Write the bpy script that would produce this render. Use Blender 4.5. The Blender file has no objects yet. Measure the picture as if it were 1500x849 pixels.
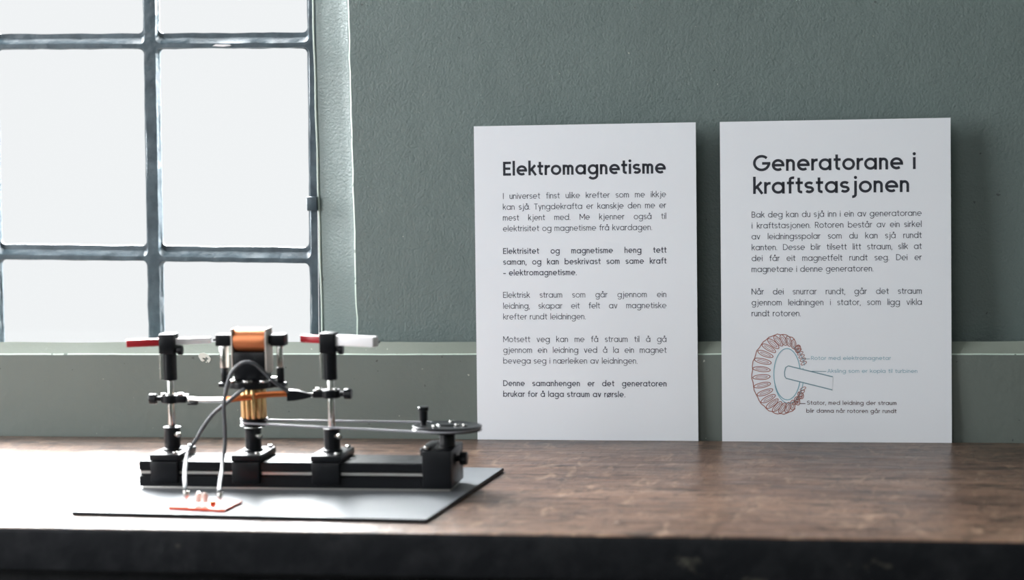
import bpy, bmesh, math, random
from math import sin, cos, pi, radians
from mathutils import Vector, Matrix, noise

random.seed(7)
S = bpy.context.scene
COL = S.collection

# ------------------------------------------------------------------ camera, world, lights
# z = 0 is the top of the wooden bench, y = 0 the face of the low wall behind it (metres)
YAW, PITCH, ROLL = 0.1744, 0.0881, -0.0206
F = Vector((-sin(YAW) * cos(PITCH), cos(YAW) * cos(PITCH), -sin(PITCH)))
R0 = Vector((cos(YAW), sin(YAW), 0)); U0 = R0.cross(F)
R = cos(ROLL) * R0 + sin(ROLL) * U0
U = -sin(ROLL) * R0 + cos(ROLL) * U0
cam_data = bpy.data.cameras.new('camera')
cam_data.sensor_width = 36.0
cam_data.lens = 3200 * 36 / 1500
cam_data.clip_start = 0.05
cam_data.dof.use_dof = True
cam_data.dof.focus_distance = 2.03
cam_data.dof.aperture_fstop = 4.2
cam_data.dof.aperture_blades = 9
cam = bpy.data.objects.new('camera', cam_data)
M = Matrix((R, U, -F)).transposed().to_4x4()
M.translation = Vector((0.1851, -2.0268, 0.3238))
cam.matrix_world = M
COL.objects.link(cam)
S.camera = cam

S.view_settings.view_transform = 'Standard'
S.view_settings.look = 'None'
S.view_settings.gamma = 1.0
S.view_settings.use_curve_mapping = False
S.view_settings.exposure = 0.0

# overcast sky: misty and even at the horizon, strong light added out of view above and to the left
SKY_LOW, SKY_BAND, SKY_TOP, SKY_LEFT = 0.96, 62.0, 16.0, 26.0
world = bpy.data.worlds.new('overcast_sky')
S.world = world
world.use_nodes = True
wt = world.node_tree
wt.nodes.clear()
wo = wt.nodes.new('ShaderNodeOutputWorld')
bg = wt.nodes.new('ShaderNodeBackground')
tc = wt.nodes.new('ShaderNodeTexCoord')
sx = wt.nodes.new('ShaderNodeSeparateXYZ')


def sky_range(sock, a, b, c, d):
    m = wt.nodes.new('ShaderNodeMapRange'); m.interpolation_type = 'SMOOTHSTEP'
    for i, v in enumerate((a, b, c, d)): m.inputs[1 + i].default_value = v
    wt.links.new(sock, m.inputs['Value'])
    return m.outputs[0]


def sky_math(op, a, b):
    m = wt.nodes.new('ShaderNodeMath'); m.operation = op
    for i, v in enumerate((a, b)):
        if isinstance(v, float): m.inputs[i].default_value = v
        else: wt.links.new(v, m.inputs[i])
    return m.outputs[0]


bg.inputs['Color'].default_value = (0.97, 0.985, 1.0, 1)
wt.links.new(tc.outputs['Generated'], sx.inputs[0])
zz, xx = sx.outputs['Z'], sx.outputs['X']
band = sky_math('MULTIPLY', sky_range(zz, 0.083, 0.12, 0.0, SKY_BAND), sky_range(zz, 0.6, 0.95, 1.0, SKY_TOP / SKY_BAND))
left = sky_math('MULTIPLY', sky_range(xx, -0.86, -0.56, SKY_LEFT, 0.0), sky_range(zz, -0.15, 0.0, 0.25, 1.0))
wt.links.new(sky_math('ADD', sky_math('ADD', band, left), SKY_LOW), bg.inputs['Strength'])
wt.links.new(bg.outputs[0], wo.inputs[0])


def area(name, loc, target, sx_, sy_, power, color):
    d = bpy.data.lights.new(name, 'AREA')
    d.shape = 'RECTANGLE'; d.size = sx_; d.size_y = sy_; d.energy = power; d.color = color
    o = bpy.data.objects.new(name, d)
    o.location = loc
    o.rotation_euler = (Vector(target) - Vector(loc)).to_track_quat('-Z', 'Y').to_euler()
    COL.objects.link(o)


# unseen area lights: daylight from the left, and fill added behind the camera
area('daylight_left', (-2.05, -1.25, 0.75), (0.0, 0.0, 0.15), 1.3, 1.5, 60, (0.96, 0.975, 1.0))
area('fill_behind', (-0.6, -4.2, 1.55), (0.0, 0.0, 0.1), 2.0, 0.8, 26, (0.96, 0.975, 1.0))


# ------------------------------------------------------------------ material helpers
def srgb(r, g, b):
    def c(v):
        v /= 255
        return v / 12.92 if v <= 0.04045 else ((v + 0.055) / 1.055) ** 2.4
    return (c(r), c(g), c(b), 1)


def mat(name, color=(0.5, 0.5, 0.5, 1), rough=0.5, metal=0.0, coat=0.0, spec=0.5):
    m = bpy.data.materials.new(name)
    m.use_nodes = True
    b = m.node_tree.nodes['Principled BSDF']
    b.inputs['Base Color'].default_value = color
    b.inputs['Roughness'].default_value = rough
    b.inputs['Metallic'].default_value = metal
    b.inputs['Coat Weight'].default_value = coat
    b.inputs['Specular IOR Level'].default_value = spec
    return m


class N:
    """small node-graph helper"""
    def __init__(s, m):
        s.t = m.node_tree; s.b = s.t.nodes['Principled BSDF']
        s.co = s.t.nodes.new('ShaderNodeTexCoord').outputs['Object']

    def link(s, a, b): s.t.links.new(a, b)

    def mapping(s, scale, rot=(0, 0, 0)):
        n = s.t.nodes.new('ShaderNodeMapping')
        n.inputs['Scale'].default_value = scale
        n.inputs['Rotation'].default_value = rot
        s.link(s.co, n.inputs['Vector'])
        return n.outputs[0]

    def noise(s, scale, detail=4, rough=0.55, vec=None, dist=0.0):
        n = s.t.nodes.new('ShaderNodeTexNoise')
        n.inputs['Scale'].default_value = scale
        n.inputs['Detail'].default_value = detail
        n.inputs['Roughness'].default_value = rough
        n.inputs['Distortion'].default_value = dist
        s.link(vec if vec is not None else s.co, n.inputs['Vector'])
        return n.outputs['Fac']

    def ramp(s, fac, stops):
        n = s.t.nodes.new('ShaderNodeValToRGB')
        e = n.color_ramp.elements
        while len(e) < len(stops): e.new(0.5)
        for i, (p, c) in enumerate(stops):
            e[i].position = p; e[i].color = c
        s.link(fac, n.inputs[0])
        return n.outputs[0]

    def mix(s, fac, a, b, mode='MIX'):
        n = s.t.nodes.new('ShaderNodeMix')
        n.data_type = 'RGBA'; n.blend_type = mode
        for sock, v in ((n.inputs[0], fac), (n.inputs[6], a), (n.inputs[7], b)):
            if isinstance(v, (int, float)): sock.default_value = v
            elif isinstance(v, tuple): sock.default_value = v
            else: s.link(v, sock)
        return n.outputs[2]

    def math(s, op, a, b=0.0):
        n = s.t.nodes.new('ShaderNodeMath'); n.operation = op
        for sock, v in ((n.inputs[0], a), (n.inputs[1], b)):
            if isinstance(v, (int, float)): sock.default_value = v
            else: s.link(v, sock)
        return n.outputs[0]

    def range(s, v, a, b, c, d):
        n = s.t.nodes.new('ShaderNodeMapRange')
        s.link(v, n.inputs[0])
        for i, q in enumerate((a, b, c, d)): n.inputs[1 + i].default_value = q
        return n.outputs[0]

    def bump(s, h, strength, dist, prev=None):
        n = s.t.nodes.new('ShaderNodeBump')
        n.inputs['Strength'].default_value = strength
        n.inputs['Distance'].default_value = dist
        s.link(h, n.inputs['Height'])
        if prev is not None: s.link(prev, n.inputs['Normal'])
        return n.outputs[0]

    def to(s, **k):
        for name, v in k.items():
            s.link(v, s.b.inputs[name.replace('_', ' ')])


def wall_paint(name, base, rough, bump_scale, bump_amt, flecks):
    m = mat(name, base, rough)
    n = N(m)
    big = n.noise(3.0, 3)
    v = n.mix(n.range(big, 0.3, 0.7, 0.0, 1.0), tuple(c * 0.92 for c in base[:3]) + (1,), tuple(min(1, c * 1.08) for c in base[:3]) + (1,))
    chips = n.noise(170.0, 2, 0.5)
    v = n.mix(n.range(chips, flecks, flecks + 0.02, 0.0, 0.8), v, srgb(172, 176, 165))
    dark = n.noise(130.0, 2, 0.5, n.mapping((1, 1, 1), (0.5, 0.3, 0.9)))
    v = n.mix(n.range(dark, flecks, flecks + 0.02, 0.0, 0.7), v, srgb(52, 58, 56))
    n.to(Base_Color=v)
    b1 = n.bump(n.noise(bump_scale, 5, 0.6), bump_amt, 0.002)
    b2 = n.bump(n.noise(28.0, 3), bump_amt * 0.6, 0.004, b1)
    n.to(Normal=b2)
    n.to(Roughness=n.range(n.noise(40, 3), 0.3, 0.7, rough - 0.07, rough + 0.07))
    return m


M_WALL = wall_paint('green_plaster', srgb(101, 115, 113), 0.42, 420.0, 0.45, 0.765)
M_LOW = wall_paint('green_wood_paint', srgb(99, 107, 102), 0.45, 160.0, 0.2, 0.745)
M_STRIP = wall_paint('lit_ledge_paint', srgb(132, 139, 130), 0.5, 160.0, 0.2, 0.745)  # panel paint made paler, standing in for window light on the ledge slope
M_EDGE = wall_paint('worn_paint_edge', srgb(190, 205, 194), 0.5, 200.0, 0.5, 0.66)
M_ROOM = mat('room_wall_paint', srgb(150, 160, 152), 0.7)
M_FLOOR = mat('dark_floor_paint', srgb(95, 90, 84), 0.6)

# steel window bars, glossy old paint
M_BAR = mat('blue_grey_bar_paint', srgb(84, 98, 108), 0.38, spec=0.35)
n = N(M_BAR)
n.to(Base_Color=n.mix(n.range(n.noise(60, 4), 0.3, 0.7, 0, 1), srgb(52, 64, 72), srgb(78, 92, 100)))
n.to(Normal=n.bump(n.noise(70, 4, 0.6), 0.5, 0.003))

M_GLASS = bpy.data.materials.new('window_glass'); M_GLASS.use_nodes = True
t = M_GLASS.node_tree; t.nodes.clear()
o_ = t.nodes.new('ShaderNodeOutputMaterial'); mx = t.nodes.new('ShaderNodeMixShader')
tr = t.nodes.new('ShaderNodeBsdfTransparent'); gl = t.nodes.new('ShaderNodeBsdfGlossy'); fr = t.nodes.new('ShaderNodeFresnel')
tr.inputs[0].default_value = (0.955, 0.965, 0.962, 1); gl.inputs['Roughness'].default_value = 0.04
fr.inputs[0].default_value = 1.3
t.links.new(fr.outputs[0], mx.inputs[0]); t.links.new(tr.outputs[0], mx.inputs[1]); t.links.new(gl.outputs[0], mx.inputs[2])
t.links.new(mx.outputs[0], o_.inputs[0])

# varnished, worn bench top
M_WOOD = mat('varnished_wood', srgb(96, 66, 48), 0.3)
n = N(M_WOOD)
grain = n.noise(14.0, 8, 0.62, n.mapping((0.55, 7.0, 7.0), (0, 0, 0.03)), 0.6)
c = n.ramp(grain, [(0.28, srgb(54, 41, 35)), (0.5, srgb(104, 79, 66)), (0.72, srgb(140, 111, 93))])
patch = n.noise(5.5, 4, 0.6, n.mapping((1, 2.2, 1)))
c = n.mix(n.range(patch, 0.42, 0.66, 0.0, 0.7), c, srgb(136, 108, 90))
scr = n.noise(30.0, 5, 0.65, n.mapping((0.8, 3.2, 1), (0, 0, 0.12)), 1.2)
c = n.mix(n.range(scr, 0.53, 0.64, 0.0, 0.85), c, srgb(30, 24, 22))
marks = n.noise(85.0, 4, 0.6, n.mapping((1.5, 0.55, 1), (0, 0, 0.5)), 0.9)
c = n.mix(n.range(marks, 0.5, 0.72, 0.0, 0.75), c, srgb(44, 33, 28))
pale = n.noise(60.0, 2, 0.5, n.mapping((1.4, 0.6, 1), (0, 0, -0.45)), 0.8)
c = n.mix(n.range(pale, 0.56, 0.74, 0.0, 0.4), c, srgb(186, 156, 132))
wht = n.noise(55.0, 2, 0.5, n.mapping((1, 1.6, 1), (0, 0, 0.7)))
c = n.mix(n.range(wht, 0.755, 0.77, 0.0, 0.85), c, srgb(225, 220, 214))
n.to(Base_Color=c)
n.to(Roughness=n.range(n.noise(18.0, 6, 0.65, n.mapping((0.7, 3.0, 1))), 0.3, 0.7, 0.26, 0.42))
n.b.inputs['IOR'].default_value = 1.8
# grain runs along the bench, so the sheen smears across it
n.b.inputs['Anisotropic'].default_value = 0.75
cx_ = n.t.nodes.new('ShaderNodeCombineXYZ'); cx_.inputs[1].default_value = 1.0
n.to(Tangent=cx_.outputs[0])
b1 = n.bump(grain, 0.4, 0.0012)
b2 = n.bump(n.noise(24.0, 5, 0.6, n.mapping((1.0, 2.4, 1), (0, 0, -0.25)), 0.8), 0.4, 0.0025, b1)
b2 = n.bump(marks, 0.35, 0.0012, b2)
saw = n.noise(210.0, 2, 0.5, n.mapping((1.0, 0.03, 1)))
n.to(Normal=n.bump(saw, 0.10, 0.0006, b2))

M_WOODF = mat('black_bench_paint', srgb(30, 31, 34), 0.5, spec=0.15)
n = N(M_WOODF)
c = n.mix(n.range(n.noise(38.0, 5, 0.6), 0.45, 0.75, 0, 1), srgb(20, 22, 26), srgb(38, 39, 42))
c = n.mix(n.range(n.noise(26.0, 3, 0.55, n.mapping((1, 1, 1.6), (0.4, 0.1, 0.5))), 0.66, 0.74, 0, 0.7), c, srgb(92, 90, 80))
n.to(Base_Color=c)
n.to(Normal=n.bump(n.noise(45, 5), 0.5, 0.003))

M_PAPER = mat('white_card', srgb(229, 232, 238), 0.55)
M_CORE = mat('white_card_edge', srgb(214, 214, 212), 0.8)
M_INK = mat('navy_ink', srgb(30, 34, 46), 0.6)
M_INK2 = mat('grey_navy_ink', srgb(52, 56, 72), 0.6)
M_INKRED = mat('red_brown_ink', srgb(158, 104, 96), 0.6)
M_INKDK = mat('brown_black_ink', srgb(84, 62, 68), 0.6)
M_INKBLUE = mat('pale_blue_ink', srgb(124, 170, 186), 0.6)
M_INKTEAL = mat('blue_grey_ink', srgb(112, 142, 154), 0.6)

M_PLATE_EDGE = mat('black_plate_edge', srgb(20, 22, 26), 0.45, spec=0.25)
M_PLATE = mat('dark_grey_plate_lacquer', srgb(104, 107, 111), 0.3)
n = N(M_PLATE); n.to(Roughness=n.range(n.noise(30, 4), 0.3, 0.7, 0.44, 0.50))
M_BLACK = mat('black_anodised_aluminium', srgb(13, 15, 19), 0.3, spec=0.22)
n = N(M_BLACK); n.to(Roughness=n.range(n.noise(120, 3), 0.3, 0.7, 0.32, 0.40))
M_PLASTIC = mat('black_plastic', srgb(13, 15, 19), 0.3, spec=0.25)
M_STEEL = mat('polished_steel', srgb(205, 203, 200), 0.2, 1.0)
M_ALU = mat('brushed_aluminium', srgb(190, 188, 184), 0.38, 1.0)
M_COPPER = mat('copper_winding', srgb(192, 116, 74), 0.4, 0.7)
n = N(M_COPPER)
wv = t = n.t.nodes.new('ShaderNodeTexWave'); wv.bands_direction = 'X'; wv.inputs['Scale'].default_value = 420
n.link(n.co, wv.inputs['Vector'])
n.to(Normal=n.bump(wv.outputs['Fac'], 0.5, 0.0003))
M_COPSTRIP = mat('copper_strip', srgb(196, 112, 66), 0.3, 0.9)
M_BRASS = mat('brass', srgb(232, 194, 140), 0.28, 1.0)
M_RED = mat('red_magnet_paint', srgb(168, 28, 40), 0.35)
M_WHITE = mat('white_magnet_paint', srgb(232, 230, 232), 0.4)
M_RUBBER = mat('grey_cable_rubber', srgb(84, 86, 90), 0.4, spec=0.25)
M_BELT = mat('pale_drive_belt', srgb(150, 150, 156), 0.35)
M_ORANGE = mat('orange_board', srgb(212, 72, 32), 0.35)
M_FLANGE = mat('clear_grey_flange', srgb(196, 186, 178), 0.3)
M_LED = mat('clear_lamp_plastic', srgb(236, 226, 218), 0.15)
M_LED.node_tree.nodes['Principled BSDF'].inputs['Transmission Weight'].default_value = 0.35


# ------------------------------------------------------------------ mesh helpers
def finish(bm, angle=35):
    bmesh.ops.recalc_face_normals(bm, faces=bm.faces)
    for f in bm.faces: f.smooth = True
    lim = radians(angle)
    for e in bm.edges:
        if len(e.link_faces) != 2 or e.calc_face_angle(0) > lim: e.smooth = False


def obj(name, bm, material, parent=None, loc=None, recalc=True):
    if recalc: finish(bm)
    me = bpy.data.meshes.new(name)
    bm.to_mesh(me); bm.free()
    for m in (material if isinstance(material, (list, tuple)) else [material]): me.materials.append(m)
    o = bpy.data.objects.new(name, me)
    COL.objects.link(o)
    if loc is not None: o.location = loc
    if parent is not None:
        o.parent = parent
        w = Vector((0, 0, 0)); q = parent
        while q is not None: w += q.location; q = q.parent
        o.location = -w if loc is None else Vector(loc) - w
    return o


def thing(name, loc, label, cat, group=None):
    o = bpy.data.objects.new(name, None)
    o.location = loc; o.empty_display_size = 0.02
    COL.objects.link(o)
    return tag(o, label, cat, group)


def tag(o, label, cat=None, group=None, kind=None):
    o['label'] = label
    if cat: o['category'] = cat
    if group: o['group'] = group
    if kind: o['kind'] = kind
    return o


def box(bm, x0, x1, y0, y1, z0, z1, bev=0.0, seg=2, mi=0):
    vs = [bm.verts.new((x, y, z)) for x in (x0, x1) for y in (y0, y1) for z in (z0, z1)]
    fs = [bm.faces.new([vs[i] for i in q]) for q in ((0, 1, 3, 2), (4, 6, 7, 5), (0, 4, 5, 1), (2, 3, 7, 6), (0, 2, 6, 4), (1, 5, 7, 3))]
    for f in fs: f.material_index = mi
    if bev > 0:
        es = list({e for f in fs for e in f.edges})
        r = bmesh.ops.bevel(bm, geom=es, offset=bev, segments=seg, profile=0.5, affect='EDGES', clamp_overlap=True)
        for f in r['faces']: f.material_index = mi
    return bm


def lathe(bm, prof, origin, axis=(0, 0, 1), seg=40, mi=0, knurl=0.0):
    """prof: (radius, height) from bottom to top along axis; closed by caps"""
    ax = Vector(axis).normalized()
    a = ax.orthogonal().normalized(); b = ax.cross(a)
    o = Vector(origin); rings = []
    for r, h in prof:
        ring = []
        for k in range(seg):
            rr = r * (1 + (knurl if k % 2 else 0))
            an = 2 * pi * k / seg
            ring.append(bm.verts.new(o + ax * h + a * (rr * cos(an)) + b * (rr * sin(an))))
        rings.append(ring)
    for p, q in zip(rings, rings[1:]):
        for k in range(seg):
            bm.faces.new((p[k], p[(k + 1) % seg], q[(k + 1) % seg], q[k])).material_index = mi
    bm.faces.new(rings[0][::-1]).material_index = mi
    bm.faces.new(rings[-1]).material_index = mi
    return bm


def cyl(bm, p, q, r, seg=32, bev=0.0, mi=0, knurl=0.0):
    p, q = Vector(p), Vector(q); L = (q - p).length
    prof = [(r, 0), (r, L)] if bev <= 0 else [(r - bev, 0), (r - bev * 0.3, bev * 0.3), (r, bev), (r, L - bev), (r - bev * 0.3, L - bev * 0.3), (r - bev, L)]
    return lathe(bm, prof, p, q - p, seg, mi, knurl)


def spline(pts, sub=8):
    P = [Vector(p) for p in pts]; out = []
    for i in range(len(P) - 1):
        p0 = P[max(i - 1, 0)]; p1 = P[i]; p2 = P[i + 1]; p3 = P[min(i + 2, len(P) - 1)]
        for k in range(sub):
            t_ = k / sub
            out.append(0.5 * ((2 * p1) + (p2 - p0) * t_ + (2 * p0 - 5 * p1 + 4 * p2 - p3) * t_ ** 2 + (3 * p1 - p0 - 3 * p2 + p3) * t_ ** 3))
    out.append(P[-1])
    return out


def tube(bm, pts, r, seg=14, closed=False, rz=None):
    P = [Vector(p) for p in pts]; n_ = len(P)
    rings = []; up = None
    for i in range(n_):
        if closed: d = P[(i + 1) % n_] - P[i - 1]
        else: d = P[min(i + 1, n_ - 1)] - P[max(i - 1, 0)]
        d.normalize()
        if up is None: up = d.orthogonal().normalized() if rz is None else Vector((0, 0, 1))
        a = (up - d * up.dot(d)).normalized(); up = a if rz is None else up
        b = d.cross(a)
        rings.append([bm.verts.new(P[i] + a * (cos(2 * pi * k / seg) * (rz or r)) + b * (sin(2 * pi * k / seg) * r)) for k in range(seg)])
    rng = range(n_) if closed else range(n_ - 1)
    for i in rng:
        p, q = rings[i], rings[(i + 1) % n_]
        for k in range(seg): bm.faces.new((p[k], p[(k + 1) % seg], q[(k + 1) % seg], q[k]))
    if not closed:
        bm.faces.new(rings[0][::-1]); bm.faces.new(rings[-1])
    return bm


def B(): return bmesh.new()


# ------------------------------------------------------------------ the room
YW = 0.035                    # face of the upper wall
OX0, OX1, OZ0, OZ1 = -1.255, -0.3336, 0.0, 1.280      # opening at the wall face
IX0, IX1, IZ0, IZ1 = -1.215, -0.3725, 0.03, 1.24     # opening at the window
YI, YE = 0.0530, 0.13
X0, X1, ZF, ZC, YB = -2.9, 1.9, -0.80, 2.0, -4.5


def rect_ring(bm, a, b, mi=0):
    """a, b: four corners each, quads between them; side 0 is the bottom, 1 the right, 2 the top, 3 the left"""
    va = [bm.verts.new(p) for p in a]; vb = [bm.verts.new(p) for p in b]
    return [bm.faces.new((va[i], va[(i + 1) % 4], vb[(i + 1) % 4], vb[i])) for i in range(4)]


def rc(x0, x1, z0, z1, y): return [(x0, y, z0), (x1, y, z0), (x1, y, z1), (x0, y, z1)]


bm = B()
e = 0.0016
rect_ring(bm, rc(X0, X1, ZF, ZC, YW), rc(OX0 - e, OX1 + e, OZ0 - e, OZ1 + e, YW))
for f in rect_ring(bm, rc(OX0 - e, OX1 + e, OZ0 - e, OZ1 + e, YW), rc(OX0, OX1, OZ0, OZ1, YW + e)): f.material_index = 1
rect_ring(bm, rc(OX0, OX1, OZ0, OZ1, YW + e), rc(IX0, IX1, IZ0, IZ1, YI))
rect_ring(bm, rc(IX0, IX1, IZ0, IZ1, YI), rc(IX0, IX1, IZ0, IZ1, YE))
rect_ring(bm, rc(IX0, IX1, IZ0, IZ1, YE), rc(X0, X1, ZF, ZC, YE))
rect_ring(bm, rc(X0, X1, ZF, ZC, YE), rc(X0, X1, ZF, ZC, YW))
bmesh.ops.remove_doubles(bm, verts=bm.verts, dist=1e-5)
# roughen the arris of the splayed reveal a little
bmesh.ops.subdivide_edges(bm, edges=[ed for ed in bm.edges if abs(ed.verts[0].co.z - ed.verts[1].co.z) > 1.0 and all(abs(v.co.x - OX1) < 0.01 for v in ed.verts)], cuts=90, use_grid_fill=True)
for v in bm.verts:
    if abs(v.co.x - OX1) < 0.01 and v.co.y < YW + 0.01:
        v.co.x += 0.0007 * noise.noise(Vector((3.1, 0, v.co.z * 40))) + 0.0008 * noise.noise(Vector((1, 7, v.co.z * 130)))
tag(obj('wall_back', bm, [M_WALL, M_EDGE]), 'grey-green plastered wall behind the boards, with a splayed window opening', kind='structure')

# the low wall: boxed-in dado whose sloping ledge runs along the whole back of the bench
LZ, LB = 0.0815, 0.0915
bm = B()
xs = [X0 + (X1 - X0) * i / 480 for i in range(481)]
rows = []
for x in xs:
    w_ = 0.0006 * noise.noise(Vector((x * 9, 0, 0))) + 0.0003 * noise.noise(Vector((x * 55, 2, 0)))
    w2 = 0.0007 * noise.noise(Vector((x * 14, 5, 0)))
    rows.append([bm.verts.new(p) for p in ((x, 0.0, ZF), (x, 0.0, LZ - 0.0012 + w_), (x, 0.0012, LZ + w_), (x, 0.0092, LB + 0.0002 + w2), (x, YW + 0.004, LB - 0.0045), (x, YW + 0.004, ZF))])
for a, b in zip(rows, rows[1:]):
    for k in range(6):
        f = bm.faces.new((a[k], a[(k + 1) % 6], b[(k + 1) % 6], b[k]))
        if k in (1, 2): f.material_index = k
bm.faces.new(rows[0]); bm.faces.new(rows[-1][::-1])
bmesh.ops.recalc_face_normals(bm, faces=bm.faces)
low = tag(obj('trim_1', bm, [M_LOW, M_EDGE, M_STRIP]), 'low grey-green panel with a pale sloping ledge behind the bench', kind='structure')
# flaked patch of pale filler on its face
bm = B()
ring = []
for k in range(26):
    a_ = 2 * pi * k / 26
    q = 1 + 0.22 * noise.noise(Vector((cos(a_) * 2, sin(a_) * 2, 4)))
    ring.append((bm.verts.new((-0.4767 + 0.0062 * q * cos(a_), -0.0006, 0.0775 + 0.0046 * q * sin(a_) - 0.25 * 0.006 * q * cos(a_))),
                 bm.verts.new((-0.4757 + (0.0025 + 0.0012 * sin(3 * a_)) * cos(a_), -0.0006, 0.0760 + (0.0018 + 0.0007 * cos(5 * a_)) * sin(a_)))))
for k in range(26):
    a, b = ring[k], ring[(k + 1) % 26]
    if k in (18, 19, 21): continue
    q = [a[0], b[0], b[1], a[1]]
    back = [bm.verts.new((v.co.x, 0.0002, v.co.z)) for v in q]
    bm.faces.new(q); bm.faces.new(back[::-1])
    for i in range(4): bm.faces.new((q[i], back[i], back[(i + 1) % 4], q[(i + 1) % 4]))
bmesh.ops.remove_doubles(bm, verts=bm.verts, dist=1e-6)
tag(obj('filler_patch', bm, mat('pale_filler', srgb(206, 208, 200), 0.7), low), 'chipped pale filler patch')

for nm, args, m_, lb in (('floor', (X0, X1, YB, YE, ZF - 0.1, ZF), M_FLOOR, 'dark painted floor'),
                         ('ceiling', (X0, X1, YB, YE, ZC, ZC + 0.1), M_ROOM, 'pale ceiling'),
                         ('wall_left', (X0 - 0.1, X0, YB, YE, ZF, ZC), M_ROOM, 'pale green side wall left of the window'),
                         ('wall_right', (X1, X1 + 0.1, YB, YE, ZF, ZC), M_ROOM, 'pale green side wall right of the boards'),
                         ('wall_front', (X0, X1, YB - 0.1, YB, ZF, ZC), M_ROOM, 'pale green wall facing the window')):
    bm = B(); box(bm, *args)
    tag(obj(nm, bm, m_), lb, kind='structure')

# ------------------------------------------------------------------ the window
# an old steel sash, hung slightly out of true
TILT = 0.0195
wc = Vector((-0.5426, 0.0, 0.2769))


def tilt(x, y, z):
    dx, dz = x - wc.x, z - wc.z
    return Vector((wc.x + dx * cos(TILT) + dz * sin(TILT), y, wc.z - dx * sin(TILT) + dz * cos(TILT)))


win = bpy.data.objects.new('window_1', None); win.location = (-0.81, YI, 0.05); COL.objects.link(win)
tag(win, 'steel-barred window of white glowing panes left of the boards', kind='structure')
PX, PZ = 0.1704, 0.2111
cols = [-0.5426 + PX * k for k in range(-4, 2)]
rowz = [0.058] + [0.1748 + PZ * k for k in range(0, 6)]
HV, HH = 0.0078, 0.0080
bm = B()
panes = []


def jitter(x, z, s):
    return 0.0007 * noise.noise(Vector((x * 45, z * 45, s))) + 0.00035 * noise.noise(Vector((x * 160, z * 160, s)))


for ci in range(len(cols) - 1):
    for ri in range(len(rowz) - 1):
        x0, x1, z0, z1 = cols[ci], cols[ci + 1], rowz[ri], rowz[ri + 1]
        def hole(ix0, ix1, iz0, iz1, rad, n_side=14, n_c=6):
            pts = []
            L = [(ix0, iz0), (ix1, iz0), (ix1, iz1), (ix0, iz1)]
            for i in range(4):
                cx = L[i][0] + (rad if i in (0, 3) else -rad); cz = L[i][1] + (rad if i in (0, 1) else -rad)
                a0 = pi + i * pi / 2
                for k in range(n_c + 1):
                    a = a0 + k / n_c * pi / 2
                    pts.append((cx + rad * cos(a), cz + rad * sin(a)))
                nx_ = L[(i + 1) % 4]
                ncx = nx_[0] + (rad if (i + 1) % 4 in (0, 3) else -rad); ncz = nx_[1] + (rad if (i + 1) % 4 in (0, 1) else -rad)
                a1 = pi + (i + 1) * pi / 2
                sx0, sz0 = pts[-1]; ex, ez = ncx + rad * cos(a1 - 0), ncz + rad * sin(a1 - 0)
                # straight run to the start of the next corner
                ex = ncx + rad * cos(a1); ez = ncz + rad * sin(a1)
                for k in range(1, n_side):
                    pts.append((sx0 + (ex - sx0) * k / n_side, sz0 + (ez - sz0) * k / n_side))
            return pts
        # rings: cell border (front), front edge of the bar, bright sloping putty, dark lip at the glass
        last = 0.0026 if ci == len(cols) - 2 else 0.0
        h0 = hole(x0, x1, z0 - 0.0025, z1 - 0.0025, 0.0)
        h1 = hole(x0 + 0.0068, x1 - 0.0044 - last, z0 - 0.0021, z1 - 0.0066, 0.0056)
        h2 = hole(x0 + 0.0074, x1 - 0.0064 - last, z0 + 0.0036, z1 - 0.0072, 0.0052)
        h3 = hole(x0 + HV, x1 - HV - 0.0004 - last, z0 + HH, z1 - HH + 0.0006, 0.0050)
        rings = []
        for pts, y, s in ((h0, YI - 0.0012, None), (h1, YI - 0.001, 1.0), (h2, YI + 0.006, 2.0), (h3, YI + 0.0066, 3.0), (h3, YI + 0.010, 3.0)):
            rr = []
            for (x, z) in pts:
                j = 0 if s is None else jitter(x, z, s)
                rr.append(bm.verts.new(tilt(x + j, y, z + (0 if s is None else jitter(x, z, s + 9)))))
            rings.append(rr)
        for p, q in zip(rings, rings[1:]):
            for k in range(len(p)):
                bm.faces.new((p[k], p[(k + 1) % len(p)], q[(k + 1) % len(q)], q[k]))
        panes.append((x0, x1, z0, z1))
bmesh.ops.remove_doubles(bm, verts=bm.verts, dist=1e-5)
frame = obj('frame', bm, M_BAR, win)
# outer angle of the frame
bm = B()
for (x0, x1, z0, z1) in ((cols[0] - 0.02, cols[0], rowz[0] - 0.02, rowz[-1] + 0.02), (cols[-1], cols[-1] + 0.02, rowz[0] - 0.02, rowz[-1] + 0.02),
                         (cols[0], cols[-1], rowz[0] - 0.02, rowz[0]), (cols[0], cols[-1], rowz[-1], rowz[-1] + 0.02)):
    n0 = len(bm.verts); bm.verts.ensure_lookup_table()
    box(bm, x0, x1, YI + 0.001, YI + 0.014, z0, z1)
    bm.verts.ensure_lookup_table()
    for v in list(bm.verts)[n0:]: v.co = tilt(*v.co)
obj('outer_frame', bm, M_BAR, win)
for (x0, x1, z0, z1) in panes:
    bm = B()
    q = [tilt(x, YI + 0.0092, z) for x, z in ((x0 + 0.005, z0 + 0.005), (x1 - 0.005, z0 + 0.005), (x1 - 0.005, z1 - 0.005), (x0 + 0.005, z1 - 0.005))]
    bm.faces.new([bm.verts.new(p) for p in q])
    obj('pane', bm, M_GLASS, win)
# small stay bracket on the right edge of the frame
bm = B(); box(bm, -0.3830, -0.3725, YI - 0.006, YI - 0.0005, 0.2165, 0.2305, 0.001)
obj('stay_bracket', bm, M_BAR, win)
# pale bead of putty between the frame and the reveal
bm = B()
tube(bm, [(IX1 + 0.0006 + 0.0003 * sin(k * 1.7), YI - 0.0012, 0.04 + 1.19 * k / 60) for k in range(61)], 0.0011, 10)
obj('putty_bead', bm, mat('pale_putty', srgb(196, 208, 200), 0.6), win)
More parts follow.
